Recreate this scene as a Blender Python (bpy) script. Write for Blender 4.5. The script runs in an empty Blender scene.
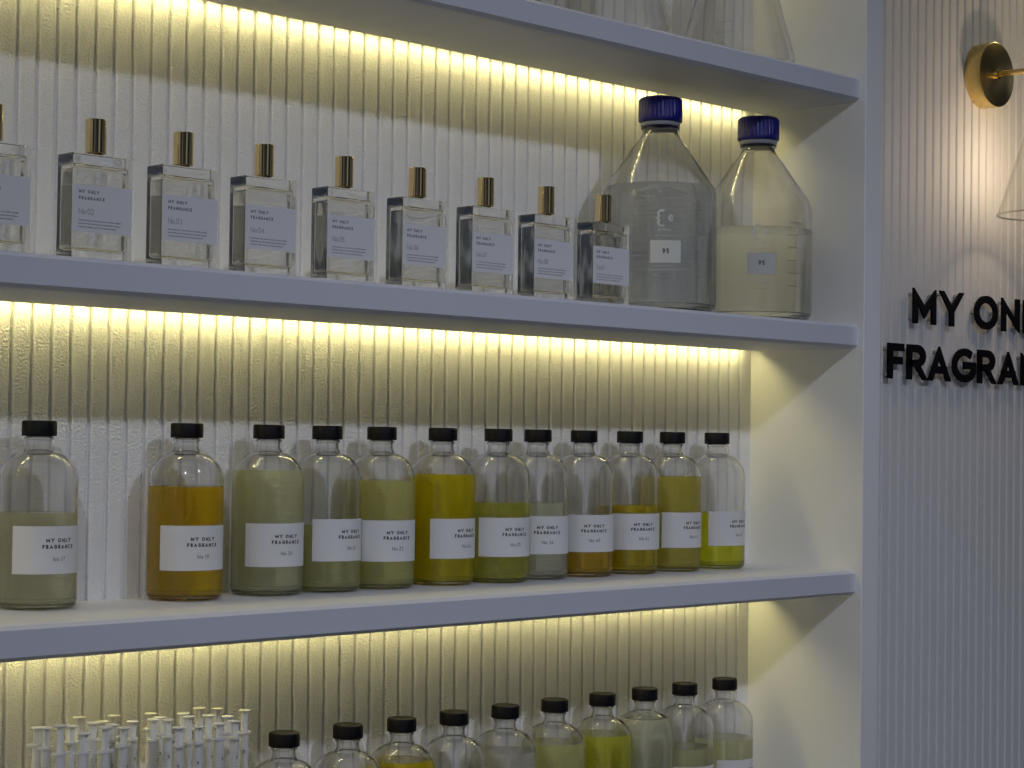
import bpy, bmesh, math, random
from mathutils import Vector, Matrix
random.seed(4)
PI = math.pi
SC = bpy.context.scene
COL = SC.collection

# ------------------------------------------------------------------ camera
CAM = Vector((-2.15256, -1.5, 0.0119))
yaw, pitch, roll, F = 0.7891519, 0.0272428, 0.0135707, 1975.02
fw = Vector((math.sin(yaw)*math.cos(pitch), math.cos(yaw)*math.cos(pitch), math.sin(pitch)))
r0 = Vector((math.cos(yaw), -math.sin(yaw), 0)); u0 = r0.cross(fw)
rr = r0*math.cos(roll) + u0*math.sin(roll); uu = -r0*math.sin(roll) + u0*math.cos(roll)
cd = bpy.data.cameras.new('camera'); cam = bpy.data.objects.new('camera', cd); COL.objects.link(cam)
M3 = Matrix((rr, uu, -fw)).transposed()
cam.matrix_world = Matrix.Translation(CAM) @ M3.to_4x4()
cd.sensor_width = 36; cd.lens = F/1024*36; cd.clip_start = 0.02
SC.camera = cam

# ------------------------------------------------------------------ world, view, lamps
w = bpy.data.worlds.new('room_light'); SC.world = w; w.use_nodes = True
bg = w.node_tree.nodes['Background']; bg.inputs[1].default_value = 0.17
_tc = w.node_tree.nodes.new('ShaderNodeTexCoord'); _nz = w.node_tree.nodes.new('ShaderNodeTexNoise'); _cr = w.node_tree.nodes.new('ShaderNodeValToRGB')
_nz.inputs['Scale'].default_value = 3.2; _nz.inputs['Detail'].default_value = 1.5
w.node_tree.links.new(_tc.outputs['Generated'], _nz.inputs['Vector']); _dt = w.node_tree.nodes.new('ShaderNodeVectorMath'); _dt.operation = 'DOT_PRODUCT'; _dt.inputs[1].default_value = (-0.70, 0.50, 0.50)
w.node_tree.links.new(_tc.outputs['Generated'], _dt.inputs[0])
_ma = w.node_tree.nodes.new('ShaderNodeMath'); _ma.operation = 'MULTIPLY_ADD'; _ma.inputs[1].default_value = 0.20
w.node_tree.links.new(_dt.outputs['Value'], _ma.inputs[0]); w.node_tree.links.new(_nz.outputs['Fac'], _ma.inputs[2]); w.node_tree.links.new(_ma.outputs[0], _cr.inputs['Fac']); w.node_tree.links.new(_cr.outputs['Color'], bg.inputs['Color'])
_cr.color_ramp.elements[0].position = 0.44; _cr.color_ramp.elements[0].color = (0.04, 0.06, 0.11, 1)
_cr.color_ramp.elements[1].position = 0.56; _cr.color_ramp.elements[1].color = (1.0, 1.03, 1.15, 1)
SC.view_settings.view_transform = 'Standard'; SC.view_settings.look = 'None'
SC.view_settings.exposure = 0; SC.view_settings.gamma = 1; SC.view_settings.use_curve_mapping = False
SC.cycles.max_bounces = 28; SC.cycles.transmission_bounces = 26; SC.cycles.glossy_bounces = 10
SC.cycles.diffuse_bounces = 7; SC.cycles.transparent_max_bounces = 24
SC.cycles.use_denoising = True; SC.cycles.sample_clamp_indirect = 3
SC.cycles.caustics_reflective = True; SC.cycles.caustics_refractive = True; SC.cycles.blur_glossy = 0.6

def lamp(name, loc, power, color, radius):
    l = bpy.data.lights.new(name, 'POINT'); l.energy = power; l.color = color; l.shadow_soft_size = radius
    o = bpy.data.objects.new(name, l); COL.objects.link(o); o.location = loc; return o
def spot(name, loc, power, color, radius, aim):
    l = bpy.data.lights.new(name, 'SPOT'); l.energy = power; l.color = color; l.shadow_soft_size = radius
    o = bpy.data.objects.new(name, l); COL.objects.link(o); o.location = loc
    l.spot_size = math.radians(72); l.spot_blend = 1.0
    o.rotation_euler = (Vector(aim)-Vector(loc)).to_track_quat('-Z', 'Y').to_euler(); return o
spot('ceiling_spot_light', (-0.60, -2.30, 1.63), 71, (0.74, 0.80, 1.0), 0.04, (-0.35, 0, -1.1))
spot('ceiling_spot_light', (-3.00, -2.20, 1.62), 62, (0.80, 0.84, 1.0), 0.05, (-0.45, 0, -1.1))
lamp('bulb_light', (0.585, 0.053, 0.457), 0.74, (1.0, 0.76, 0.50), 0.012)
lamp('ceiling_wash_light', (1.00, 0.02, 0.95), 2.6, (1.0, 0.84, 0.48), 0.03)
LED_STRENGTH = 66.0
LED_COLOR = (1.0, 0.87, 0.375, 1)

# ------------------------------------------------------------------ constants (metres)
D = 0.1751                      # back wall plane; shelf fronts at y = 0
ZT = {'top': 0.49285, 'upper': 0.16757, 'middle': -0.15462, 'bottom': -0.4775, 'over': 0.8175}
TH = 0.0328                     # shelf thickness

# ------------------------------------------------------------------ materials
def mat(name):
    m = bpy.data.materials.new(name); m.use_nodes = True
    nt = m.node_tree; return m, nt, nt.nodes['Principled BSDF'], nt.nodes['Material Output']
def principled(name, col, rough=0.5, metal=0.0, bump=None, ior=1.45, coat=0, vary=0.0):
    m, nt, b, o = mat(name)
    b.inputs['Base Color'].default_value = (*col, 1); b.inputs['Roughness'].default_value = rough
    b.inputs['Metallic'].default_value = metal; b.inputs['IOR'].default_value = ior
    tc = nt.nodes.new('ShaderNodeTexCoord')
    if bump:
        n = nt.nodes.new('ShaderNodeTexNoise'); n.inputs['Scale'].default_value = bump[0]; n.inputs['Detail'].default_value = 3
        nt.links.new(tc.outputs['Object'], n.inputs['Vector'])
        bp = nt.nodes.new('ShaderNodeBump'); bp.inputs['Strength'].default_value = bump[1]; bp.inputs['Distance'].default_value = bump[2]
        nt.links.new(n.outputs['Fac'], bp.inputs['Height']); nt.links.new(bp.outputs['Normal'], b.inputs['Normal'])
    if vary:
        n2 = nt.nodes.new('ShaderNodeTexNoise'); n2.inputs['Scale'].default_value = 7; nt.links.new(tc.outputs['Object'], n2.inputs['Vector'])
        mx = nt.nodes.new('ShaderNodeMix'); mx.data_type = 'RGBA'
        nt.links.new(n2.outputs['Fac'], mx.inputs['Factor'])
        mx.inputs['A'].default_value = (*[c*(1-vary) for c in col], 1); mx.inputs['B'].default_value = (*[min(1, c*(1+vary)) for c in col], 1)
        nt.links.new(mx.outputs['Result'], b.inputs['Base Color'])
    return m
def glass(name, col=(1, 1, 1), ior=1.5, rough=0.0, absorb=None, density=0):
    m = bpy.data.materials.new(name); m.use_nodes = True; nt = m.node_tree; nt.nodes.clear()
    o = nt.nodes.new('ShaderNodeOutputMaterial'); g = nt.nodes.new('ShaderNodeBsdfGlass')
    g.inputs['Color'].default_value = (*col, 1); g.inputs['IOR'].default_value = ior; g.inputs['Roughness'].default_value = rough
    nt.links.new(g.outputs[0], o.inputs['Surface'])
    if absorb:
        v = nt.nodes.new('ShaderNodeVolumeAbsorption'); v.inputs['Color'].default_value = (*absorb, 1); v.inputs['Density'].default_value = density
        nt.links.new(v.outputs[0], o.inputs['Volume'])
    return m
def thin_glass(name, tint=(0.985, 0.99, 0.985), edge=(0.45, 0.47, 0.46), base=0.03, amount=0.6, power=4.0, solid=0.0):
    m = bpy.data.materials.new(name); m.use_nodes = True; nt = m.node_tree; nt.nodes.clear(); N = nt.nodes.new
    o = N('ShaderNodeOutputMaterial'); t = N('ShaderNodeBsdfTransparent'); g = N('ShaderNodeBsdfGlossy'); g.inputs['Roughness'].default_value = 0.02
    lw = N('ShaderNodeLayerWeight'); lw.inputs['Blend'].default_value = 0.5
    pw = N('ShaderNodeMath'); pw.operation = 'POWER'; pw.inputs[1].default_value = power; nt.links.new(lw.outputs['Facing'], pw.inputs[0])
    f = N('ShaderNodeMath'); f.operation = 'MULTIPLY_ADD'; f.inputs[1].default_value = amount; f.inputs[2].default_value = base; nt.links.new(pw.outputs[0], f.inputs[0])
    p2 = N('ShaderNodeMath'); p2.operation = 'POWER'; p2.inputs[1].default_value = 7.0; nt.links.new(lw.outputs['Facing'], p2.inputs[0])
    cm = N('ShaderNodeMix'); cm.data_type = 'RGBA'; cm.inputs['A'].default_value = (*tint, 1); cm.inputs['B'].default_value = (*edge, 1)
    nt.links.new(p2.outputs[0], cm.inputs['Factor']); nt.links.new(cm.outputs['Result'], t.inputs[0])
    mx = N('ShaderNodeMixShader')
    nt.links.new(f.outputs[0], mx.inputs[0]); nt.links.new(t.outputs[0], mx.inputs[1]); nt.links.new(g.outputs[0], mx.inputs[2])
    if solid:                      # share of light bent as by a thick wall
        rg = N('ShaderNodeBsdfGlass'); rg.inputs['IOR'].default_value = 1.46; rg.inputs['Roughness'].default_value = 0.0
        mz = N('ShaderNodeMixShader'); mz.inputs[0].default_value = solid
        nt.links.new(mx.outputs[0], mz.inputs[1]); nt.links.new(rg.outputs[0], mz.inputs[2]); mx = mz
    nt.links.new(mx.outputs[0], o.inputs['Surface']); return m
def liquid_mat(name, T, cloud=0.24, body=None):        # T: colour left after 70 mm of the liquid; cloud: share of light the cloudy liquid scatters back
    k = [-math.log(max(c, 0.004))*0.78/0.07 for c in T]; d = max(k)*1.0001 + 0.01
    m = glass(name, (1, 1, 1), 1.36, 0, absorb=[1 - c/d for c in k], density=d); nt = m.node_tree; N = nt.nodes.new
    gl = [n for n in nt.nodes if n.type == 'BSDF_GLASS'][0]; o = [n for n in nt.nodes if n.type == 'OUTPUT_MATERIAL'][0]
    bc = body or [min(1, 1.3*c) for c in T]
    df = N('ShaderNodeBsdfDiffuse'); df.inputs[0].default_value = (*bc, 1)
    tl = N('ShaderNodeBsdfTranslucent'); tl.inputs[0].default_value = (*bc, 1)
    m1 = N('ShaderNodeMixShader'); m1.inputs[0].default_value = 0.5; nt.links.new(df.outputs[0], m1.inputs[1]); nt.links.new(tl.outputs[0], m1.inputs[2])
    m2 = N('ShaderNodeMixShader'); m2.inputs[0].default_value = cloud; nt.links.new(gl.outputs[0], m2.inputs[1]); nt.links.new(m1.outputs[0], m2.inputs[2])
    nt.links.new(m2.outputs[0], o.inputs['Surface']); return m

M_wall = principled('ribbed_panel_paint', (0.84, 0.835, 0.82), 0.5, bump=(400, 1.0, 0.0016), vary=0.015)
M_side = principled('side_panel_paint', (0.86, 0.855, 0.82), 0.5, bump=(160, 0.1, 0.0004), vary=0.02)
M_shelf = principled('shelf_paint', (0.66, 0.665, 0.71), 0.45, bump=(220, 0.12, 0.0004), vary=0.02)
M_glass = thin_glass('clear_glass', base=0.02, amount=0.6, power=5.0, solid=0.9)
M_perf = glass('heavy_clear_glass', (0.99, 0.99, 0.985), 1.48)
M_water = glass('clear_liquid', (0.99, 0.99, 0.985), 1.35)
M_shade = thin_glass('lamp_glass', tint=(0.995, 0.995, 0.99), edge=(0.85, 0.85, 0.83), base=0.025, amount=0.5, power=5.0)
M_rim = thin_glass('rolled_glass_rim', tint=(0.85, 0.85, 0.83), edge=(0.6, 0.6, 0.58), base=0.22, amount=0.5, power=2.0)
M_black = principled('black_plastic', (0.003, 0.003, 0.004), 0.5, bump=(500, 0.2, 0.0002), ior=1.28)
M_label = principled('label_paper', (0.86, 0.85, 0.83), 0.65, bump=(600, 0.08, 0.0001))
_nt = M_label.node_tree; _tl = _nt.nodes.new('ShaderNodeBsdfTranslucent'); _tl.inputs[0].default_value = (0.75, 0.74, 0.70, 1); _mx = _nt.nodes.new('ShaderNodeMixShader'); _mx.inputs[0].default_value = 0.14
_nt.links.new(_nt.nodes['Principled BSDF'].outputs[0], _mx.inputs[1]); _nt.links.new(_tl.outputs[0], _mx.inputs[2]); _nt.links.new(_mx.outputs[0], _nt.nodes['Material Output'].inputs['Surface'])
M_ink = principled('black_ink', (0.02, 0.02, 0.022), 0.6)
M_inkgrey = principled('grey_ink', (0.13, 0.13, 0.14), 0.6)
M_gold = principled('gold_metal', (0.86, 0.68, 0.36), 0.10, 1.0)
M_brass = principled('brushed_brass', (0.66, 0.50, 0.20), 0.24, 1.0, bump=(300, 0.1, 0.0002))
M_blue = principled('blue_plastic', (0.006, 0.006, 0.17), 0.35)
M_ring = principled('pale_ring_plastic', (0.30, 0.31, 0.36), 0.4)
M_print = principled('white_enamel_print', (0.62, 0.63, 0.60), 0.5)
M_letter = principled('black_letter_paint', (0.003, 0.003, 0.006), 0.7, ior=1.25)
M_pin = principled('standoff_metal', (0.5, 0.5, 0.5), 0.3, 1.0)
M_plunger = principled('white_syringe_plastic', (0.88, 0.87, 0.80), 0.4)
M_strip = principled('led_strip_tape', (0.8, 0.8, 0.75), 0.5)
M_box = principled('white_holder_plastic', (0.7, 0.7, 0.7), 0.5)
m, nt, b, o = mat('led_diode'); b.inputs['Base Color'].default_value = (1, 0.9, 0.6, 1)
b.inputs['Emission Color'].default_value = LED_COLOR; b.inputs['Emission Strength'].default_value = LED_STRENGTH; M_diode = m
m, nt, b, o = mat('bulb_glow'); b.inputs['Emission Color'].default_value = (1, 0.75, 0.45, 1); b.inputs['Emission Strength'].default_value = 6; M_bulb = m
# translucent barrel plastic
m = bpy.data.materials.new('translucent_barrel_plastic'); m.use_nodes = True; nt = m.node_tree; nt.nodes.clear()
o = nt.nodes.new('ShaderNodeOutputMaterial'); t = nt.nodes.new('ShaderNodeBsdfTransparent'); pb = nt.nodes.new('ShaderNodeBsdfPrincipled')
pb.inputs['Base Color'].default_value = (0.88, 0.88, 0.85, 1); pb.inputs['Roughness'].default_value = 0.25
mx = nt.nodes.new('ShaderNodeMixShader'); mx.inputs[0].default_value = 0.6
nt.links.new(t.outputs[0], mx.inputs[1]); nt.links.new(pb.outputs[0], mx.inputs[2]); nt.links.new(mx.outputs[0], o.inputs['Surface']); M_barrel = m

# ------------------------------------------------------------------ mesh helpers
def link_mesh(name, bm, m, parent=None, smooth=0):
    me = bpy.data.meshes.new(name); bm.normal_update(); bm.to_mesh(me); bm.free()
    me.materials.append(m)
    ob = bpy.data.objects.new(name, me); COL.objects.link(ob)
    if parent: ob.parent = parent
    if smooth:
        for p in me.polygons: p.use_smooth = True
        try: me.set_sharp_from_angle(angle=math.radians(smooth))
        except Exception: pass
    return ob
def empty(name, loc, label, cat, group=None):
    o = bpy.data.objects.new(name, None); COL.objects.link(o); o.location = loc; o.empty_display_size = 0.02
    o['label'] = label; o['category'] = cat
    if group: o['group'] = group
    return o
def tag(o, label, cat, group=None):
    o['label'] = label; o['category'] = cat
    if group: o['group'] = group
    return o
def box(bm, x0, x1, y0, y1, z0, z1, bev=0, seg=2):
    mtx = Matrix.Translation(((x0+x1)/2, (y0+y1)/2, (z0+z1)/2)) @ Matrix.Diagonal((x1-x0, y1-y0, z1-z0, 1))
    g = bmesh.ops.create_cube(bm, size=1, matrix=mtx)
    if bev:
        es = list({e for v in g['verts'] for e in v.link_edges})
        bmesh.ops.bevel(bm, geom=es, offset=bev, segments=seg, affect='EDGES', profile=0.5)
def lathe(bm, prof, n=64, mtx=None, flip=False, rfun=None):
    """prof: list of (r,z); r=0 ends become poles"""
    rings = []
    for r, z in prof:
        if r < 1e-7:
            rings.append([bm.verts.new((0, 0, z))])
        else:
            rings.append([bm.verts.new(((r if not rfun else rfun(r, z, k))*math.cos(2*PI*k/n), (r if not rfun else rfun(r, z, k))*math.sin(2*PI*k/n), z)) for k in range(n)])
    fs = []
    for a, b_ in zip(rings, rings[1:]):
        for k in range(n):
            k2 = (k+1) % n
            if len(a) == 1 and len(b_) == 1: continue
            if len(a) == 1: q = (a[0], b_[k2], b_[k])
            elif len(b_) == 1: q = (a[k], a[k2], b_[0])
            else: q = (a[k], a[k2], b_[k2], b_[k])
            fs.append(bm.faces.new(q if not flip else tuple(reversed(q))))
    if mtx:
        for rg in rings:
            for v in rg: v.co = mtx @ v.co
    return fs
def cyl_bm(r, z0, z1, n=48, bev=0.0):
    bm = bmesh.new()
    if bev: lathe(bm, [(0, z0), (r-bev, z0), (r-bev*0.3, z0+bev*0.3), (r, z0+bev), (r, z1-bev), (r-bev*0.3, z1-bev*0.3), (r-bev, z1), (0, z1)], n)
    else: lathe(bm, [(0, z0), (r, z0), (r, z1), (0, z1)], n)
    return bm

# ------------------------------------------------------------------ stroke lettering
def arc(cx, cy, rx, ry, a0, a1, n=10):
    return [(cx + rx*math.cos(math.radians(a0+(a1-a0)*i/n)), cy + ry*math.sin(math.radians(a0+(a1-a0)*i/n))) for i in range(n+1)]
# glyph: (width, [ (closed, points) ... ]) in cap-height units, strokes' centre lines inset by half thickness at draw time
G = {
 'M': (0.90, [(0, [(0, 0), (0.0, 1), (0.45, 0.28), (0.90, 1), (0.90, 0)])]),
 'Y': (0.80, [(0, [(0, 1), (0.40, 0.42), (0.80, 1)]), (0, [(0.40, 0.46), (0.40, 0)])]),
 'O': (0.88, [(1, arc(0.44, 0.5, 0.44, 0.5, 0, 345, 23))]),
 'N': (0.74, [(0, [(0, 0), (0, 1), (0.74, 0), (0.74, 1)])]),
 'L': (0.54, [(0, [(0, 1), (0, 0), (0.54, 0)])]),
 'F': (0.58, [(0, [(0, 0), (0, 1), (0.58, 1)]), (0, [(0, 0.52), (0.50, 0.52)])]),
 'R': (0.56, [(0, [(0, 0), (0, 1), (0.28, 1)] + arc(0.28, 0.73, 0.26, 0.27, 80, -80, 8) + [(0.02, 0.46)]), (0, [(0.26, 0.46), (0.56, 0)])]),
 'A': (0.80, [(0, [(0, 0), (0.40, 1), (0.80, 0)]), (0, [(0.14, 0.27), (0.66, 0.27)])]),
 'G': (0.78, [(0, arc(0.44, 0.5, 0.44, 0.5, 50, 335, 20) + [(0.84, 0.50), (0.48, 0.50)])]),
 'C': (0.76, [(0, arc(0.44, 0.5, 0.44, 0.5, 50, 310, 20))]),
 'E': (0.60, [(0, [(0.60, 1), (0, 1), (0, 0), (0.60, 0)]), (0, [(0, 0.50), (0.52, 0.50)])]),
 'D': (0.70, [(1, [(0, 0), (0, 1), (0.25, 1)] + arc(0.25, 0.5, 0.45, 0.5, 78, -78, 12) + [(0.25, 0)])]),
 'U': (0.62, [(0, [(0, 1), (0, 0.31)] + arc(0.31, 0.31, 0.31, 0.31, 190, 350, 10) + [(0.62, 0.31), (0.62, 1)])]),
 'o': (0.50, [(1, arc(0.25, 0.30, 0.25, 0.30, 0, 345, 15))]),
 '.': (0.06, [(0, [(0.03, -0.03), (0.03, 0.05)])]),
 '0': (0.56, [(1, arc(0.28, 0.5, 0.28, 0.5, 0, 345, 19))]),
 '1': (0.22, [(0, [(0, 0.80), (0.20, 1), (0.20, 0)])]),
 '2': (0.52, [(0, arc(0.26, 0.73, 0.26, 0.27, 165, -30, 10) + [(0, 0), (0.54, 0)])]),
 '3': (0.52, [(0, arc(0.25, 0.75, 0.24, 0.25, 140, -80, 9)), (0, arc(0.25, 0.27, 0.27, 0.27, 85, -145, 10))]),
 '4': (0.60, [(0, [(0.44, 0), (0.44, 1), (0, 0.26), (0.60, 0.26)])]),
 '5': (0.52, [(0, [(0.48, 1), (0.08, 1), (0.04, 0.55)] + arc(0.24, 0.32, 0.28, 0.32, 110, -140, 11))]),
 '6': (0.54, [(1, arc(0.27, 0.30, 0.27, 0.30, 0, 345, 15)), (0, [(0.03, 0.38), (0.14, 0.72), (0.34, 1)])]),
 '7': (0.50, [(0, [(0, 1), (0.50, 1), (0.16, 0)])]),
 '8': (0.54, [(1, arc(0.27, 0.75, 0.22, 0.25, 0, 345, 15)), (1, arc(0.27, 0.27, 0.27, 0.27, 0, 345, 15))]),
 '9': (0.54, [(1, arc(0.27, 0.70, 0.27, 0.30, 0, 345, 15)), (0, [(0.51, 0.62), (0.40, 0.28), (0.20, 0)])]),
 ' ': (0.32, []),
}
def ribbon(points, closed, t, h=None):
    """mitred ribbon in 2D: list of (left, right) pairs"""
    P = [Vector(p) for p in points]; n = len(P); out = []
    for i in range(n):
        a = P[i-1] if (i > 0 or closed) else None; c = P[(i+1) % n] if (i < n-1 or closed) else None
        d1 = (P[i]-a).normalized() if a is not None else None; d2 = (c-P[i]).normalized() if c is not None else None
        if d1 is None: d1 = d2
        if d2 is None: d2 = d1
        n1 = Vector((-d1.y, d1.x)); n2 = Vector((-d2.y, d2.x)); mm = (n1+n2)
        if mm.length < 1e-4: mm = n1.copy()
        mm.normalize(); s = 1/max(0.30, mm.dot(n1))
        out.append((P[i]+mm*s*t/2, P[i]-mm*s*t/2))
    if closed: out.append(out[0])
    elif h:
        for i, k in ((0, 1), (n-1, n-2)):
            d = (P[i]-P[k]).normalized()
            if abs(d.y) > 0.3 and (P[i].y < t*0.55 or P[i].y > h-t*0.55):
                ty = 0 if d.y < 0 else h
                out[i] = tuple(q + d*((ty-q.y)/d.y) for q in out[i])
            elif abs(d.y) <= 0.3: out[i] = tuple(q + d*t/2 for q in out[i])
    if h: out = [tuple(Vector((q.x, min(max(q.y, 0), h))) if q.y > -t else q for q in pr) for pr in out]
    return out
def glyph_strokes(ch, h, t, wide=1.0):
    gw, strokes = G[ch]; res = []
    sx = (gw*h*wide - t)/(gw*h) if gw*h*wide > t*1.5 else 1; sy = (h - t)/h
    for closed, pts in strokes:
        res.append(ribbon([(x*h*sx + t/2, y*h*sy + t/2) for x, y in pts], closed, t, h if ch != '.' else None))
    return gw*h*wide, res
def text_strokes(s, h, t, gap, wide=1.0):
    x = 0; res = []
    for ch in s:
        gw, st = glyph_strokes(ch, h, t, wide)
        for rb in st: res.append([(a+Vector((x, 0)), c+Vector((x, 0))) for a, c in rb])
        x += gw + gap
    return x - gap, res
def lay(bm, strokes, fn):
    for rb in strokes:
        pv = None
        for a, c in rb:
            cur = (bm.verts.new(fn(a.x, a.y)), bm.verts.new(fn(c.x, c.y)))
            if pv:
                try: bm.faces.new((pv[0], pv[1], cur[1], cur[0]))
                except ValueError: pass
            pv = cur
def flatrect(x0, x1, y0, y1):
    return [(Vector((x0, y0)), Vector((x0, y1))), (Vector((x1, y0)), Vector((x1, y1)))]

# ------------------------------------------------------------------ structure
def ribbed_wall(name, xs, x0, x1, z0, z1):
    prof = [(x0, D)]
    g, dp, bv = 0.0042, 0.0038, 0.0017
    for x in xs:
        if x-g/2-bv <= x0 or x+g/2+bv >= x1: continue
        prof += [(x-g/2-bv, D), (x-g/2-bv*0.3, D+bv*0.3), (x-g/2, D+bv), (x-g/2+0.0003, D+dp), (x+g/2-0.0003, D+dp), (x+g/2, D+bv), (x+g/2+bv*0.3, D+bv*0.3), (x+g/2+bv, D)]
    prof.append((x1, D)); prof += [(x1, D+0.02), (x0, D+0.02)]
    bm = bmesh.new()
    a = [bm.verts.new((x, y, z0)) for x, y in prof]; c = [bm.verts.new((x, y, z1)) for x, y in prof]
    n = len(prof)
    for i in range(n):
        j = (i+1) % n; bm.faces.new((a[i], a[j], c[j], c[i]))
    bm.faces.new(list(reversed(a))); bm.faces.new(c)
    ob = link_mesh(name, bm, M_wall); ob['kind'] = 'structure'; return ob
ribbed_wall('wall_back', [-0.0027 - 0.0220*k for k in range(90)][::-1], -1.98, 0.0, -0.9, 0.95)
ribbed_wall('wall_right', [0.3365 - 0.0221*12 + 0.0221*k for k in range(80)], 0.038, 1.75, -0.9, 0.95)
bm = bmesh.new(); box(bm, 0.0, 0.038, -0.010, D+0.02, -0.9, 0.95, 0.0012)
o = link_mesh('wall_side', bm, M_side); o['kind'] = 'structure'

SHELF_LABEL = {'over': 'pale painted shelf above the conical flasks, over the top of the picture',
 'top': 'pale painted shelf carrying the conical flasks, topmost in view',
 'upper': 'pale painted shelf carrying the gold capped perfume bottles and blue capped bottles',
 'middle': 'pale painted shelf carrying the row of labelled amber and yellow round bottles',
 'bottom': 'pale painted lowest shelf carrying the syringes and black capped bottles'}
LED_LABEL = {'over': 'warm light strip above the conical flasks', 'top': 'warm light strip shining down behind the gold capped perfume bottles',
 'upper': 'warm light strip shining down behind the row of labelled round bottles', 'middle': 'warm light strip shining down behind the syringes'}
for k, z in ZT.items():
    x0, x1 = -1.98, 0.0
    ys, d = 0.1602, 0.0055
    pr = [(D, z), (0.011, z), (0.004, z-0.0012), (0.0, z-0.0047), (0.0, z-0.0047-0.0235), (0.005, z-TH+0.0008), (0.013, z-TH), (ys, z-TH), (ys, z-TH+d), (D, z-TH+d)]
    if k == 'bottom': pr = pr[:7] + [(D, z-TH)]
    bm = bmesh.new()
    a = [bm.verts.new((x0, y, zz)) for y, zz in pr]; c = [bm.verts.new((x1, y, zz)) for y, zz in pr]; n = len(pr)
    for i in range(n):
        j = (i+1) % n; bm.faces.new((a[i], c[i], c[j], a[j]))
    bm.faces.new(a); bm.faces.new(list(reversed(c)))
    bmesh.ops.recalc_face_normals(bm, faces=bm.faces)
    sh = link_mesh('shelf', bm, M_shelf); tag(sh, SHELF_LABEL[k], 'shelf', 'wall shelves')
    if k != 'bottom':
        zz = z-TH+d
        bm = bmesh.new(); box(bm, -1.9, -0.022, 0.1612, 0.1705, zz-0.0012, zz)
        st = link_mesh('led_strip', bm, M_strip); tag(st, LED_LABEL[k], 'light strip', 'shelf light strips')
        bm = bmesh.new(); x = -1.895
        while x < -0.026:
            v = [bm.verts.new(p) for p in ((x, 0.1634, zz-0.0014), (x, 0.1676, zz-0.0014), (x+0.005, 0.1676, zz-0.0014), (x+0.005, 0.1634, zz-0.0014))]
            bm.faces.new(v); x += 0.0083
        for f in bm.faces:
            f.normal_update()
            if f.normal.z > 0: f.normal_flip()
        dd = link_mesh('diodes', bm, M_diode, st); dd['kind'] = 'stuff'

# ------------------------------------------------------------------ round bottles (black cap)
RB = 0.0375
def shoulder(r_body, r_neck, z0, z1, n=10):
    """body top z0 -> neck bottom z1: convex shoulder, small concave blend"""
    out = []
    for i in range(n+1):
        a = PI/2*i/n*0.93
        out.append((r_neck-0.001 + (r_body-r_neck+0.001)*math.cos(a), z0 + (z1-z0)*0.93*math.sin(a)))
    return out
OUT = [(0, 0.0025), (0.026, 0.0018), (0.031, 0.0), (0.0345, 0.0008), (0.0367, 0.003), (RB, 0.0065)] + shoulder(RB, 0.0128, 0.119, 0.150) + [(0.0126, 0.1515), (0.0124, 0.155), (0.0124, 0.1585), (0.0139, 0.159), (0.0139, 0.1610), (0.0124, 0.1615), (0.0124, 0.172)]
IN = [(0, 0.0062), (0.028, 0.0060), (0.033, 0.0075), (0.0352, 0.011)] + shoulder(0.0352, 0.0104, 0.119, 0.148) + [(0.0100, 0.152), (0.0100, 0.172)]
def r_at(prof, z):
    for (r1, z1), (r2, z2) in zip(prof[2:], prof[3:]):
        if z1 <= z <= z2 and z2 > z1: return r1 + (r2-r1)*(z-z1)/(z2-z1)
    return prof[-1][0]
def glass_shell(outp, inp, n=72):
    bm = bmesh.new(); lathe(bm, list(outp) + list(reversed(inp)), n); return bm
_cache = {}
def shared(name, key, build, m, parent, smooth=30):
    if key in _cache:
        ob = bpy.data.objects.new(name, _cache[key]); COL.objects.link(ob); ob.parent = parent; return ob
    ob = link_mesh(name, build(), m, parent, smooth); _cache[key] = ob.data; return ob
def liquid_bm(outp, level, zb, inset=-0.00022, n=72):
    """liquid body: follows the outer profile just inside the glass, from base height zb up to the level"""
    pr = [(0, zb), (r_at(outp, zb+0.001)-0.004, zb), (r_at(outp, zb+0.002)-inset, zb+0.0025)]
    for r, z in outp:
        if zb+0.003 < z < level-0.0005 and r > 0: pr.append((r-inset, z))
    rl = r_at(outp, level)
    pr += [(rl-inset, level+0.0005), (rl-0.0022, level+0.0001), (rl-0.004, level), (0, level)]
    bm = bmesh.new(); lathe(bm, pr, n); return bm
def cap_bm():
    bm = bmesh.new()
    lathe(bm, [(0.0132, 0.1620), (0.0157, 0.1620), (0.0162, 0.1626), (0.0162, 0.1752), (0.0157, 0.1764), (0.0147, 0.1768), (0.0140, 0.1762), (0, 0.1762)], 96,
          rfun=lambda r, z, k: r + (0.00018 if (k % 2 and 0.1625 < z < 0.176 and r > 0.016) else 0))
    lathe(bm, [(0.0132, 0.1620), (0.0132, 0.1695), (0, 0.1695)], 96, flip=True)
    return bm
def cyl_map(r, ang0):
    return lambda u, v: (r*math.sin(ang0 + u/r), -r*math.cos(ang0 + u/r), v)
def curved_patch(r0, r1, a0, a1, z0, z1, n=28):
    """thin curved slab, angle 0 towards -y, positive towards +x"""
    bm = bmesh.new(); P = []
    for i in range(n+1):
        a = a0+(a1-a0)*i/n; s, c = math.sin(a), -math.cos(a)
        P.append([bm.verts.new((r*s, r*c, z)) for r, z in ((r1, z0), (r1, z1), (r0, z1), (r0, z0))])
    for p, q in zip(P, P[1:]):
        for k in range(4):
            j = (k+1) % 4; bm.faces.new((p[k], q[k], q[j], p[j]))
    bm.faces.new(P[0]); bm.faces.new(list(reversed(P[-1])))
    bmesh.ops.recalc_face_normals(bm, faces=bm.faces); return bm
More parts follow.
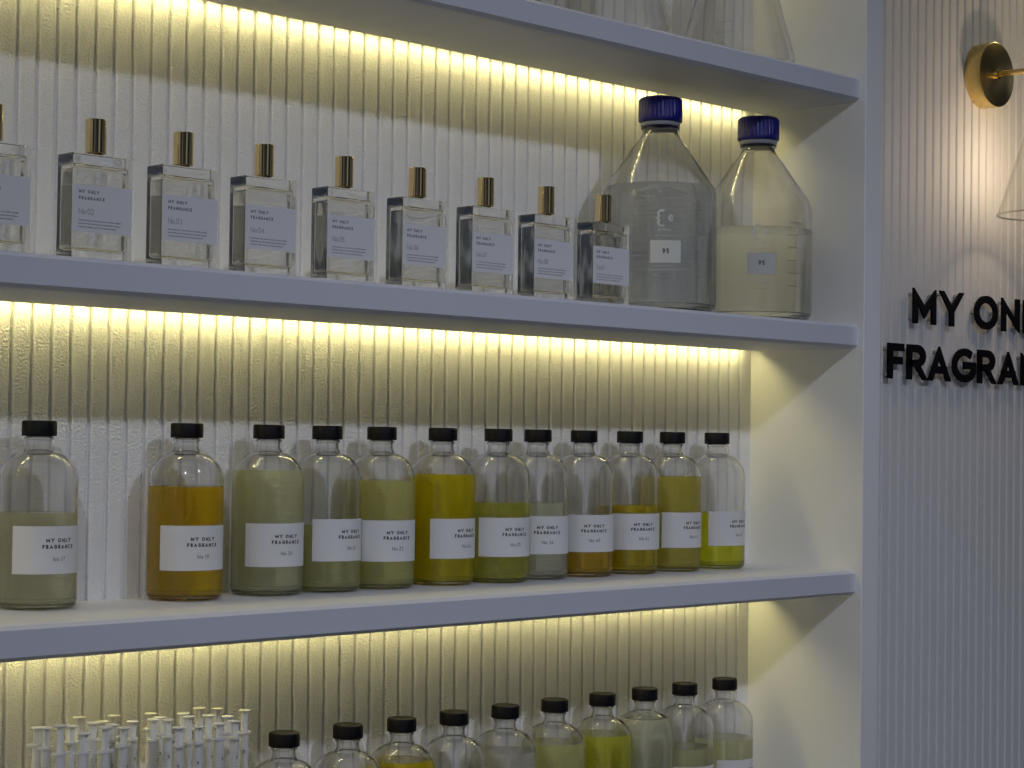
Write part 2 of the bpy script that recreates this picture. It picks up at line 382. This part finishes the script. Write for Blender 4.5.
def lettering(num, r, ang, dz=0):
    """text on a round bottle's label"""
    bm = bmesh.new()
    for s, z, h, t, gap, wd in (('MY ONLY', 0.0600, 0.0037, 0.00088, 0.00120, 1.05), ('FRAGRANCE', 0.0541, 0.0037, 0.00088, 0.00120, 1.05), ('No.'+num, 0.0425, 0.0040, 0.00046, 0.0011, 1.0)):
        wdt, st = text_strokes(s, h, t, gap, wd)
        fm = cyl_map(r, ang)
        lay(bm, st, lambda u, v: fm(u-wdt/2, v+z+dz))
    return bm
def view_angle(x, y):
    """angle about z (0 = -y, positive towards +x) that faces the camera's standpoint"""
    return math.atan2(CAM.x - x, -(CAM.y - y))
def round_bottle(x, y, z, level, lm, num, phi, label, group, cap_turn=0.0):
    t = empty('round_bottle', (x, y, z), label, 'bottle', group)
    shared('glass_body', 'rb_glass', lambda: glass_shell(OUT, IN), M_glass, t)
    if level: link_mesh('liquid', liquid_bm(OUT, level, 0.0045), lm, t, 40)
    c = shared('cap', 'rb_cap', cap_bm, M_black, t, 35); c.rotation_euler.z = cap_turn
    if num is not None:
        ang = view_angle(x, y) + math.radians(phi+1.5); dz = {'17': 0.0033, '21': 0.003}.get(num, 0)
        hw = math.radians(68.5)
        lb = link_mesh('label', curved_patch(RB-0.0004, RB+0.00045, ang-hw, ang+hw, 0.0305+dz, 0.0750+dz), M_label, t, 30)
        link_mesh('lettering', lettering(num, RB+0.00056, ang, dz), M_ink, lb)
    return t
L_ = {}
def LM(name, T):
    if name not in L_: L_[name] = liquid_mat(name, T)
    return L_[name]
# x, y from the left; level above base; liquid colour; number; label turn; words
MID = [
 (-1.1386, 0.1450, 0.0900, ('pale_olive_liquid', (0.82, 0.78, 0.52)), '17', 31, 'pale olive liquid, labelled No.17, leftmost on the middle shelf'),
 (-0.9682, 0.1360, 0.1130, ('amber_liquid', (0.86, 0.54, 0.006)), '19', 27, 'deep amber liquid, labelled No.19, second from the left'),
 (-0.8637, 0.1340, 0.1290, ('pale_yellow_liquid', (0.92, 0.92, 0.50)), '20', 31, 'pale yellow green liquid filled into the shoulder, labelled No.20'),
 (-0.7842, 0.1380, 0.0700, ('yellow_green_liquid', (0.84, 0.84, 0.34)), '21', 45, 'a little yellow green liquid, labelled No.21, beside No.20'),
 (-0.7062, 0.1400, 0.1175, ('olive_gold_liquid', (0.80, 0.76, 0.26)), '22', 29, 'olive gold liquid to the shoulder, labelled No.22'),
 (-0.6139, 0.1385, 0.1240, ('golden_liquid', (0.92, 0.70, 0.005)), '24', 47, 'strong golden yellow liquid to the shoulder, labelled No.24'),
 (-0.5353, 0.1260, 0.0915, ('lemon_olive_liquid', (0.84, 0.82, 0.12)), '25', 33, 'lemon olive liquid just above its label No.25'),
 (-0.4585, 0.1370, 0.0900, ('grey_olive_liquid', (0.80, 0.81, 0.55)), '36', 19, 'grey olive liquid just above its label No.36'),
 (-0.3776, 0.1372, 0.0620, ('brown_amber_liquid', (0.84, 0.50, 0.02)), '40', 21, 'brown amber liquid reaching only its label No.40'),
 (-0.2928, 0.1370, 0.0850, ('honey_liquid', (0.84, 0.62, 0.02)), '41', 28, 'honey brown liquid just above its label No.41'),
 (-0.2105, 0.1372, 0.1200, ('dark_gold_liquid', (0.74, 0.64, 0.09)), '43', 48, 'dark gold liquid to the shoulder, labelled No.43'),
 (-0.1201, 0.1370, 0.0730, ('bright_lime_liquid', (0.90, 0.93, 0.02)), '47', 52, 'bright lime yellow liquid, rightmost on the middle shelf'),
]
for i, (x, y, lv, (ln, T), num, phi, words) in enumerate(MID):
    y = 0.1260 if num == '25' else 0.1365
    round_bottle(x, y, ZT['middle']+0.0001, lv, LM(ln, T), num, phi, 'round glass bottle with ' + words, 'labelled round bottles on the middle shelf', i*0.7)
LOW = [
 (-0.8365, 0.135, 0.050, ('clear_low_liquid', (0.85, 0.85, 0.7)), 40, 'bottle just right of the syringes, leftmost of the bottom row'),
 (-0.7487, 0.135, 0.055, ('clear_low_liquid', (0.85, 0.85, 0.7)), 35, 'bottle second from the left in the bottom row'),
 (-0.6704, 0.136, 0.131, ('golden_liquid', (0.92, 0.70, 0.005)), 30, 'bottom row bottle whose golden liquid shows only at the shoulder'),
 (-0.5900, 0.137, 0.070, ('clear_low_liquid', (0.85, 0.85, 0.7)), 30, 'bottle fourth from the left in the bottom row, empty looking shoulder'),
 (-0.5073, 0.136, 0.124, ('clear_pale_liquid', (0.86, 0.86, 0.68)), 30, 'bottom row bottle with nearly colourless liquid in its shoulder'),
 (-0.4235, 0.137, 0.126, ('straw_liquid', (0.84, 0.83, 0.34)), 30, 'bottom row bottle filled with straw yellow liquid'),
 (-0.3382, 0.136, 0.128, ('bright_yellow_liquid', (0.88, 0.88, 0.08)), 30, 'bottom row bottle filled with the brightest yellow liquid'),
 (-0.2591, 0.137, 0.140, ('pale_green_liquid', (0.85, 0.88, 0.62)), 30, 'bottom row bottle filled almost to the neck with pale green liquid'),
 (-0.1804, 0.137, 0.096, ('pale_straw_liquid', (0.86, 0.85, 0.45)), 30, 'bottom row bottle second from the right, straw liquid to mid height'),
 (-0.0985, 0.137, 0.100, ('pale_straw_liquid', (0.86, 0.85, 0.45)), 58, 'rightmost bottle of the bottom row, beside the side panel'),
]
LNUM = ['50', '51', '52', '53', '54', '55', '56', '57', '58', '59']
for i, (x, y, lv, (ln, T), phi, words) in enumerate(LOW):
    y = 0.1365
    t = round_bottle(x, y, ZT['bottom']+0.0001, lv, LM(ln, T), None, phi, 'black capped ' + words, 'round bottles on the bottom shelf', i*0.9)
    ang = view_angle(x, y) + math.radians(phi); hw = math.radians(72)
    lb = link_mesh('label', curved_patch(RB-0.0004, RB+0.00045, ang-hw, ang+hw, 0.0305, 0.0750), M_label, t, 30)
    bm = bmesh.new()
    for s, z in (('MY ONLY', 0.0600), ('FRAGRANCE', 0.0541)):
        wdt, st = text_strokes(s, 0.0037, 0.00088, 0.00120, 1.05); fm = cyl_map(RB+0.00056, ang)
        lay(bm, st, lambda u, v: fm(u-wdt/2, v+z))
    link_mesh('lettering', bm, M_ink, lb)

# ------------------------------------------------------------------ perfume bottles
PW, PT, PH = 0.0635, 0.026, 0.0945
def perf_glass():
    bm = bmesh.new(); box(bm, 0, PW, 0, PT, 0, PH, 0.0012, 3)
    n0 = len(bm.faces)
    b2 = bmesh.new(); box(b2, 0.0035, PW-0.0035, 0.0035, PT-0.0035, 0.009, PH-0.0095, 0.002, 3)
    for f in b2.faces: f.normal_flip()
    me = bpy.data.meshes.new('tmp'); b2.to_mesh(me); b2.free(); bm.from_mesh(me); bpy.data.meshes.remove(me)
    return bm
def perf_liquid():
    bm = bmesh.new(); box(bm, 0.0033, PW-0.0033, 0.0033, PT-0.0033, 0.0088, PH-0.0135, 0.002, 3); return bm
def perf_collar():
    bm = bmesh.new(); mt = Matrix.Translation((PW/2, PT/2, PH))
    lathe(bm, [(0, 0.0001), (0.0062, 0.0001), (0.0062, 0.0030), (0, 0.0030)], 40, mt); return bm
def perf_cap():
    bm = bmesh.new(); mt = Matrix.Translation((PW/2, PT/2, PH+0.0025))
    lathe(bm, [(0.0078, 0.0), (0.0093, 0.0), (0.0096, 0.0004), (0.0096, 0.0306), (0.0093, 0.0311), (0.0086, 0.0313), (0, 0.0313)], 64, mt)
    lathe(bm, [(0.0078, 0.0), (0.0078, 0.028), (0, 0.028)], 64, mt, flip=True); return bm
def perf_dip():
    bm = bmesh.new(); mt = Matrix.Translation((PW/2, PT/2, 0)); lathe(bm, [(0, 0.013), (0.0011, 0.013), (0.0011, PH-0.0097), (0, PH-0.0097)], 16, mt); return bm
def perfume(x, num, label, y=0.030):
    t = empty('perfume_bottle', (x, y, ZT['upper']+0.0001), label, 'perfume bottle', 'perfume bottles on the upper shelf')
    shared('glass_body', 'pf_glass', perf_glass, M_perf, t, 30)
    shared('liquid', 'pf_liq', perf_liquid, M_water, t, 30)
    shared('collar', 'pf_col', perf_collar, M_gold, t)
    shared('cap', 'pf_cap', perf_cap, M_gold, t)
    bm = bmesh.new(); box(bm, 0.0006, PW-0.0006, -0.00012, 0.0003, 0.0235, 0.0665)
    lb = link_mesh('label', bm, M_label, t)
    bm = bmesh.new(); fn = lambda dx, dz: (lambda u, v: (dx+u, -0.00022, dz+v))
    for s, z, h, tt, gap, wd in (('MY ONLY', 0.0585, 0.0030, 0.0007, 0.00105, 1.0), ('FRAGRANCE', 0.0527, 0.0030, 0.0007, 0.00105, 1.0), ('No.'+num, 0.0395, 0.0053, 0.00042, 0.0008, 1.0)):
        wdt, st = text_strokes(s, h, tt, gap, wd); lay(bm, st, fn(0.0065, z))
    rnd = random.Random(7)
    for k, (z, wl) in enumerate(((0.0335, 0.041), (0.0305, 0.042), (0.0275, 0.033))):   # three lines of print too fine to read
        u = 0.0
        while u < wl:
            wd = rnd.uniform(0.003, 0.007)
            st = []
            q = 0.0
            while q < wd:
                st.append(flatrect(u+q, u+q+0.00034, 0, rnd.choice((0.0010, 0.0013)))); q += 0.00085
            st.append(flatrect(u, u+wd-0.0004, 0.0004, 0.00058))
            lay(bm, st, fn(0.0065, z)); u += wd + 0.0009
    link_mesh('lettering', bm, M_inkgrey, lb)
PF = [(-1.290, '01', 'gold capped square perfume bottle cut by the left picture edge'),
 (-1.183, '02', 'gold capped square perfume bottle labelled No.02, second from the left'),
 (-1.085, '03', 'gold capped square perfume bottle labelled No.03, third from the left'),
 (-0.987, '04', 'gold capped square perfume bottle labelled No.04, between No.03 and No.05'),
 (-0.882, '05', 'gold capped square perfume bottle labelled No.05, middle of the upper shelf row'),
 (-0.778, '06', 'gold capped square perfume bottle labelled No.06, sixth from the left'),
 (-0.676, '07', 'gold capped square perfume bottle labelled No.07, seventh from the left'),
 (-0.579, '08', 'gold capped square perfume bottle labelled No.08, second from the right end'),
 (-0.482, '11', 'gold capped square perfume bottle labelled No.11, in front of the big blue capped bottle')]
for a, y in zip(PF, (0.016, 0.018, 0.020, 0.022, 0.025, 0.028, 0.029, 0.030, 0.030)): perfume(*a, y=y)

# ------------------------------------------------------------------ big laboratory bottles with blue caps
RL = 0.071
def lab_prof(r, th=0.0):
    return [(0, 0.004+th), (r-0.020, 0.002+th), (r-0.014, 0.0+th), (r-0.006, 0.0015+th), (r-0.0012, 0.007+th), (r, 0.014+th), (r, 0.140), (r-0.0012, 0.149), (r-0.0045, 0.158), (r-0.0095, 0.166),
            (r-0.018, 0.178), (r-0.029, 0.194), (r-0.037, 0.206), (0.0262-0.3*(0.071-r), 0.2155), (0.0225-(0.071-r)*0.6, 0.222)]
OUTL = lab_prof(RL) + [(0.0215, 0.226), (0.0215, 0.2275), (0.0238, 0.228), (0.0238, 0.2305), (0.0205, 0.231), (0.0205, 0.258)]
INL = [(r, z) for r, z in lab_prof(RL-0.003, 0.0035)] + [(0.0180, 0.228), (0.0175, 0.258)]
def lab_cap():
    bm = bmesh.new(); n = 144
    rf = lambda r, z, k: r + (0.0011 if (k % 4 in (1, 2) and r > 0.0258 and z > 0.2445) else 0)
    lathe(bm, [(0.0215, 0.2375), (0.0268, 0.2375), (0.0272, 0.2385), (0.0272, 0.2420), (0.0262, 0.2450), (0.0260, 0.2640), (0.0250, 0.2665), (0.0225, 0.2675), (0, 0.2675)], n, rfun=rf)
    lathe(bm, [(0.0215, 0.2375), (0.0215, 0.2630), (0, 0.2630)], n, flip=True); return bm
def lab_ring():
    bm = bmesh.new(); lathe(bm, [(0.0210, 0.2318), (0.0238, 0.2318), (0.0246, 0.2332), (0.0246, 0.2352), (0.0238, 0.2365), (0.0210, 0.2365), (0.0210, 0.2318)], 96); return bm
def lab_bottle(x, y, level, lm, label, phi, sticker, scale_phi, seal=1):
    t = empty('lab_bottle', (x, y, ZT['upper']+0.0001), label, 'lab bottle', 'blue capped laboratory bottles')
    shared('glass_body', 'lab_glass', lambda: glass_shell(OUTL, INL, 96), M_glass, t, 30)
    link_mesh('liquid', liquid_bm(OUTL, level, 0.006, -0.00025, 96), lm, t, 40)
    shared('cap', 'lab_cap', lab_cap, M_blue, t, 35)
    shared('pouring_ring', 'lab_ring', lab_ring, M_ring, t, 35)
    va = view_angle(x, y); R1 = RL+0.0005
    # printed graduation lines, logo and caption
    bm = bmesh.new(); st = []
    a = va + math.radians(scale_phi)
    fm = cyl_map(R1, a)
    zs = [0.043 + 0.0163*k for k in range(6)]
    for z in zs: st.append(flatrect(-0.012, 0.012, z-0.00045, z+0.00045))
    a2 = cyl_map(R1, va + math.radians(phi))
    lay(bm, st, fm); link_mesh('graduation_marks', bm, M_print, t); bm = bmesh.new()
    st = []
    wdt, s1 = text_strokes('DURAN', 0.0032, 0.0006, 0.0009); st += [[(p+Vector((-wdt/2, 0.0955)), q+Vector((-wdt/2, 0.0955))) for p, q in rb] for rb in s1]
    # bracket-and-arrow emblem
    st.append(ribbon([(0.000, 0.1200), (-0.005, 0.1200), (-0.008, 0.1165), (-0.0062, 0.1130), (-0.0088, 0.1105), (-0.0062, 0.1080), (-0.008, 0.1045), (-0.005, 0.1015), (0.000, 0.1015)], False, 0.0022))
    st.append(ribbon(arc(0.0085, 0.1110, 0.0032, 0.0032, 60, 300, 8), False, 0.0018)); st.append(ribbon([(0.0055, 0.1110), (0.0115, 0.1110)], False, 0.0014))
    lay(bm, st, a2); link_mesh('printed_emblem', bm, M_print, t); bm = bmesh.new(); st = []
    for z, hw2 in ((0.0895, 0.011), (0.0530, 0.012), (0.0485, 0.017)): 
        u = -hw2
        while u < hw2-0.001: st.append(flatrect(u, u+0.0016, z-0.0005, z+0.0005)); u += 0.0023
    st.append(ribbon([(-0.013, 0.0385), (0.013, 0.0385), (0.0145, 0.0410), (0.013, 0.0435), (-0.013, 0.0435), (-0.0145, 0.0410)], True, 0.0005))
    lay(bm, st, a2)
    link_mesh('printed_caption', bm, M_print, t)
    a3 = va + math.radians(phi+1.5)
    hw = 0.0185/RL
    lb = link_mesh('label', curved_patch(RL-0.0004, RL+0.0007, a3-hw, a3+hw, 0.0570, 0.0840, 14), sticker, t, 30)
    bm = bmesh.new(); wdt, s1 = text_strokes('95', 0.0062, 0.0011, 0.0014); f3 = cyl_map(RL+0.0009, a3)
    lay(bm, s1, lambda u, v: f3(u-wdt/2, v+0.0680)); link_mesh('lettering', bm, M_ink, lb)
M_stick = principled('cream_sticker', (0.66, 0.66, 0.58), 0.55)
M_stick2 = principled('grey_sticker', (0.52, 0.52, 0.50), 0.55)
M_lw1 = liquid_mat('grey_water', (0.80, 0.81, 0.79), 0.06); M_lw2 = liquid_mat('faint_yellow_water', (0.95, 0.96, 0.95), 0.01)
lab_bottle(-0.2958, 0.0900, 0.1550, M_lw1, 'large blue capped clear bottle filled up to the shoulder, left of the pair', 5, M_stick, 42)
lab_bottle(-0.0986, 0.0900, 0.1180, M_lw2, 'large blue capped clear bottle two thirds full, beside the side panel', 3, M_stick2, 42)

# ------------------------------------------------------------------ conical flasks on the top shelf
RF = 0.0755
OUTF = [(0, 0.003), (RF-0.016, 0.0015), (RF-0.010, 0.0), (RF-0.004, 0.0012), (RF-0.0008, 0.006), (RF, 0.012), (RF-0.0012, 0.020), (0.0265, 0.196), (0.0235, 0.205), (0.0228, 0.212), (0.0228, 0.243), (0.0255, 0.2475), (0.0265, 0.2495), (0.0255, 0.251)]
INF = [(0, 0.0052), (RF-0.012, 0.0040), (RF-0.005, 0.0060), (RF-0.0026, 0.0120), (RF-0.0036, 0.0205), (0.0245, 0.196), (0.0215, 0.205), (0.0208, 0.212), (0.0208, 0.243), (0.0245, 0.2505)]
def flask(x, y, label):
    t = empty('conical_flask', (x, y, ZT['top']+0.0001), label, 'flask', 'conical flasks on the top shelf')
    shared('glass_body', 'fl_glass', lambda: glass_shell(OUTF, INF, 80), M_glass, t, 30)
    va = view_angle(x, y); bm = bmesh.new()
    def onf(a0):
        def f(u, v):
            r = r_at(OUTF, v)+0.0004; return (r*math.sin(a0+u/r), -r*math.cos(a0+u/r), v)
        return f
    st = [flatrect(-0.010, 0.010, z-0.0003, z+0.0003) for z in (0.026, 0.041, 0.057, 0.075, 0.095, 0.120)]
    lay(bm, st, onf(va+0.75)); lay(bm, [ribbon([(-0.012, 0.036), (0.012, 0.036), (0.012, 0.050), (-0.012, 0.050)], True, 0.0007)], onf(va-0.25))
    link_mesh('graduation_marks', bm, M_print, t)
flask(-0.615, 0.095, 'clear conical flask standing leftmost on the top shelf')
flask(-0.385, 0.095, 'clear conical flask second from the right on the top shelf')
flask(-0.140, 0.095, 'clear conical flask rightmost on the top shelf, beside the side panel')

# ------------------------------------------------------------------ syringes in a holder
# (x, y, z of the thumb disc top, plunger travel, lean x, lean y, turn)
SYR = [(-1.1663, 0.0700, -0.2570, 0.0173, 0.48), (-1.1662, 0.0850, -0.2587, 0.0146, -0.07), (-1.1609, 0.0550, -0.2540, 0.0244, 0.17), (-1.1427, 0.0450, -0.2616, 0.0165, -0.38), (-1.1305, 0.0850, -0.2604, 0.0146, 0.59), (-1.1163, 0.0500, -0.2594, 0.0211, -0.03), (-1.1088, 0.1050, -0.2567, 0.0209, 0.63), (-1.1038, 0.0900, -0.2607, 0.0147, -0.48), (-1.0925, 0.0750, -0.2617, 0.0178, -0.08), (-1.0896, 0.0600, -0.2633, 0.0157, 0.35), (-1.0836, 0.1050, -0.2629, 0.0153, 1.01), (-1.0627, 0.1150, -0.2604, 0.0190, 1.29), (-1.0558, 0.0950, -0.2643, 0.0159, 1.01), (-1.0387, 0.0850, -0.2630, 0.0182, 0.65), (-1.0341, 0.0500, -0.2672, 0.0161, 1.06), (-1.0289, 0.0750, -0.2631, 0.0151, 0.64), (-1.0207, 0.1150, -0.2621, 0.0137, 0.36), (-1.0206, 0.1000, -0.2639, 0.0151, -0.23), (-1.0111, 0.0500, -0.2684, 0.0143, 0.71), (-1.0049, 0.0750, -0.2621, 0.0242, 0.83), (-0.9894, 0.1050, -0.2638, 0.0148, 0.44), (-0.9863, 0.0500, -0.2678, 0.0135, 0.04), (-0.9736, 0.0850, -0.2650, 0.0206, 0.86), (-0.9624, 0.1150, -0.2619, 0.0193, -0.38), (-0.9604, 0.0600, -0.2689, 0.0151, 1.06), (-0.9427, 0.0950, -0.2698, 0.0150, -0.44), (-0.9405, 0.1150, -0.2642, 0.0161, 0.56), (-0.9099, 0.1100, -0.2681, 0.0215, 0.35)]
HX0, HX1, HY0, HY1 = -1.190, -0.893, 0.030, 0.132
bm = bmesh.new()
zf = ZT['bottom']+0.0001
box(bm, HX0, HX1, HY0, HY1, zf, zf+0.045)
for a in ((HX0, HX1, HY0, HY0+0.004), (HX0, HX1, HY1-0.004, HY1), (HX0, HX0+0.004, HY0, HY1), (HX1-0.004, HX1, HY0, HY1)): box(bm, *a, zf+0.045, zf+0.090)
tag(link_mesh('syringe_holder', bm, M_box), 'white open holder box the syringes stand in, below the picture edge', 'holder')
def barrel_bm(L):
    bm = bmesh.new(); r = 0.0048
    lathe(bm, [(0.0010, 0), (0.0018, 0), (0.0020, 0.010), (r-0.001, 0.012), (r, 0.0135), (r, L-0.0015), (r, L), (r-0.0009, L), (r-0.0009, 0.014), (0.0010, 0.012), (0.0010, 0)], 28)
    n = 20; tops = []
    for z in (L-0.0022, L-0.0004):                                   # oval finger flange
        tops.append([bm.verts.new((0.0098*math.cos(2*PI*k/n), 0.0058*math.sin(2*PI*k/n), z)) for k in range(n)])
    inn = [[bm.verts.new((r*math.cos(2*PI*k/n), r*math.sin(2*PI*k/n), z)) for k in range(n)] for z in (L-0.0022, L-0.0004)]
    for k in range(n):
        j = (k+1) % n
        bm.faces.new((tops[0][k], tops[0][j], tops[1][j], tops[1][k])); bm.faces.new((tops[1][k], tops[1][j], inn[1][j], inn[1][k])); bm.faces.new((tops[0][j], tops[0][k], inn[0][k], inn[0][j]))
    return bm
def plunger_bm(L, out):
    bm = bmesh.new(); z0 = 0.022 + 0.0
    box(bm, -0.0036, 0.0036, -0.0007, 0.0007, z0, L+out-0.001); box(bm, -0.0007, 0.0007, -0.0036, 0.0036, z0, L+out-0.001)
    lathe(bm, [(0, L+out-0.0014), (0.0055, L+out-0.0014), (0.0062, L+out-0.0008), (0.0062, L+out-0.0002), (0.0056, L+out), (0, L+out)], 28)
    lathe(bm, [(0, z0-0.006), (0.0037, z0-0.006), (0.0037, z0), (0, z0)], 24); return bm
ORD = ['leftmost', 'second', 'third', 'fourth', 'fifth', 'sixth', 'seventh', 'eighth', 'ninth', 'tenth', 'eleventh', 'twelfth', 'thirteenth', 'fourteenth', 'fifteenth', 'sixteenth', 'seventeenth', 'eighteenth', 'nineteenth', 'twentieth', 'twenty first', 'twenty second', 'twenty third', 'twenty fourth', 'twenty fifth', 'twenty sixth', 'twenty seventh', 'rightmost']
for i, (x, y, ztop, out, turn) in enumerate(SYR):
    zb = zf+0.0452; L = ztop - zb - out
    word = ORD[i] if i in (0, len(SYR)-1) else ORD[i] + ' from the left'
    t = empty('syringe', (x, y, zb), 'white plastic syringe standing plunger up in the bottom left cluster, ' + word, 'syringe', 'syringes standing on the bottom shelf')
    t.rotation_euler = (0, 0, turn)
    link_mesh('barrel', barrel_bm(L), M_barrel, t, 30); link_mesh('plunger', plunger_bm(L, out), M_plunger, t, 30)
    bm = bmesh.new(); a = view_angle(x, y) - turn + random.uniform(-0.6, 0.6); fm = cyl_map(0.00492, a)
    st = [flatrect(-0.0022, 0.0012 if k % 5 else 0.0030, L-0.016-0.0032*k, L-0.0156-0.0032*k) for k in range(20)]
    w1, s1 = text_strokes(random.choice(('3', '2', '5')), 0.0030, 0.0006, 0.0004); st += [[(p+Vector((0.0016, L-0.0215)), q+Vector((0.0016, L-0.0215))) for p, q in rb] for rb in s1]
    lay(bm, st, fm); link_mesh('scale_marks', bm, M_ink, t)

# ------------------------------------------------------------------ sign letters on the right wall
def sign(word, x, z, h, widths, which):
    t_ = 0.0114; yf = D-0.0125
    for ch, (cx, gw), wh in zip(word, widths, which):
        base = G[ch][0]*h; root = empty('sign_letter', (cx, D, z), 'black raised letter %s %s' % (ch, wh), 'sign letter', 'black letters of the wall sign')
        _, strokes = glyph_strokes(ch, h, t_, gw/base)
        bm = bmesh.new(); sx = 1.0
        wid = gw
        raw = bmesh.new()
        for q, rb in enumerate(strokes): lay(raw, [rb], lambda u, v: (u, -0.00012*q, v))
        bmesh.ops.recalc_face_normals(raw, faces=raw.faces)
        g0 = [f for f in raw.faces]
        ext = bmesh.ops.extrude_face_region(raw, geom=g0)
        for e in ext['geom']:
            if isinstance(e, bmesh.types.BMVert): e.co.y += 0.004
        # clip ribbon mitres to the cap height
        for v in raw.verts:
            v.co.z = min(max(v.co.z, 0), h); v.co.x = min(max(v.co.x, -0.003), wid+0.003); v.co.y += yf - D
        bmesh.ops.recalc_face_normals(raw, faces=raw.faces)
        link_mesh('letter_face', raw, M_letter, root); bm.free()
        pins = {'M': [(0.005, .82), (0.005, .15), (wid-.005, .15), (wid-.005, .82)], 'O': [(0.006, .5), (wid-.006, .5)], 'Y': [(0.008, .9), (wid-.008, .9), (wid/2, .12)], 'G': [(0.006, .5), (wid-.008, .3)],
                'A': [(0.007, .1), (wid-.007, .1), (wid/2, .85)], 'L': [(.005, .85), (.005, .1)], 'C': [(0.006, .5)]}.get(ch, [(0.005, .85), (0.005, .12), (wid-.008, .12 if ch != 'F' else .93)])
        for px, pz in pins:
            bm = bmesh.new(); lathe(bm, [(0, 0), (0.0028, 0), (0.0028, 0.0084), (0, 0.0084)], 20, Matrix.Translation((px, -0.0086, pz*h)) @ Matrix.Rotation(-PI/2, 4, 'X'))
            link_mesh('standoff_pin', bm, M_pin, root, 30)
SW = {'MY ONLY': [(0.3800, 0.0610), (0.4545, 0.0620), (0.5520, 0.0670), (0.6325, 0.0530), (0.6990, 0.0340), (0.7360, 0.0600)]}
SF = [(0.3140, 0.0410), (0.3650, 0.0500), (0.4235, 0.0570), (0.4895, 0.0620), (0.5620, 0.0510), (0.6250, 0.0560), (0.6930, 0.0530), (0.7580, 0.0600), (0.8310, 0.0400)]
W1 = ['beginning the upper line of the wall sign', 'second in the upper line of the wall sign', 'beginning the second word of the upper line', 'second in the second word of the upper line', 'third in the second word, past the picture edge', 'ending the upper line, past the picture edge']
W2 = ['beginning the lower line, beside the side panel', 'second in the lower line, between F and A', 'third in the lower line, left of the G', 'fourth in the lower line, under the Y', 'fifth in the lower line, between G and A', 'sixth in the lower line, right of the G', 'seventh in the lower line, at the picture edge', 'eighth in the lower line, past the picture edge', 'ending the lower line, past the picture edge']
sign('MYONLY', 0, 0.1928, 0.0536, SW['MY ONLY'], W1)
sign('FRAGRANCE', 0, 0.1075, 0.0530, SF, W2)

# ------------------------------------------------------------------ sconce
t = empty('wall_sconce', (0.585, D, 0.5955), 'brass wall sconce with round plate, straight arm and clear glass cone shade', 'wall lamp')
RX = Matrix.Rotation(PI/2, 4, 'X')          # local z -> -y
bm = bmesh.new(); lathe(bm, [(0, 0), (0.0512, 0), (0.0512, 0.0265), (0.0507, 0.0275), (0.0497, 0.0280), (0, 0.0280)], 96, RX); link_mesh('wall_plate', bm, M_brass, t, 30)
bm = bmesh.new(); lathe(bm, [(0, 0.0278), (0.0075, 0.0278), (0.0075, 0.032), (0.0045, 0.033), (0.0045, 0.122), (0, 0.122)], 32, RX); link_mesh('arm', bm, M_brass, t, 30)
bm = bmesh.new(); lathe(bm, [(0, 0.014), (0.010, 0.014), (0.0135, 0.010), (0.0135, -0.045), (0.017, -0.050), (0.017, -0.056), (0, -0.056)], 40, Matrix.Translation((0, -0.122, 0))); link_mesh('socket', bm, M_brass, t, 30)
bm = bmesh.new(); lathe(bm, [(0.019, -0.048), (0.024, -0.056), (0.0790, -0.2262), (0.0806, -0.2275), (0.0806, -0.2292), (0.0785, -0.2300), (0.0776, -0.2285), (0.0225, -0.0565), (0.0185, -0.0495), (0.019, -0.048)], 96, Matrix.Translation((0, -0.122, 0))); sd = link_mesh('glass_shade', bm, M_shade, t, 40)
bm = bmesh.new(); lathe(bm, [(0.0795+0.0014*math.cos(2*PI*k/10), -0.2288+0.0014*math.sin(2*PI*k/10)) for k in range(11)], 96, Matrix.Translation((0, -0.122, 0))); link_mesh('shade_rim', bm, M_rim, sd, 60)
bm = bmesh.new(); lathe(bm, [(0, -0.152), (0.009, -0.149), (0.015, -0.139), (0.0165, -0.126), (0.013, -0.105), (0.008, -0.075), (0.008, -0.055), (0, -0.055)], 32, Matrix.Translation((0, -0.122, 0))); link_mesh('bulb', bm, M_shade, t, 60)
bm = bmesh.new(); lathe(bm, [(0, -0.134), (0.002, -0.132), (0.002, -0.098), (0, -0.096)], 12, Matrix.Translation((0, -0.122, 0))); link_mesh('filament', bm, M_bulb, t, 60)
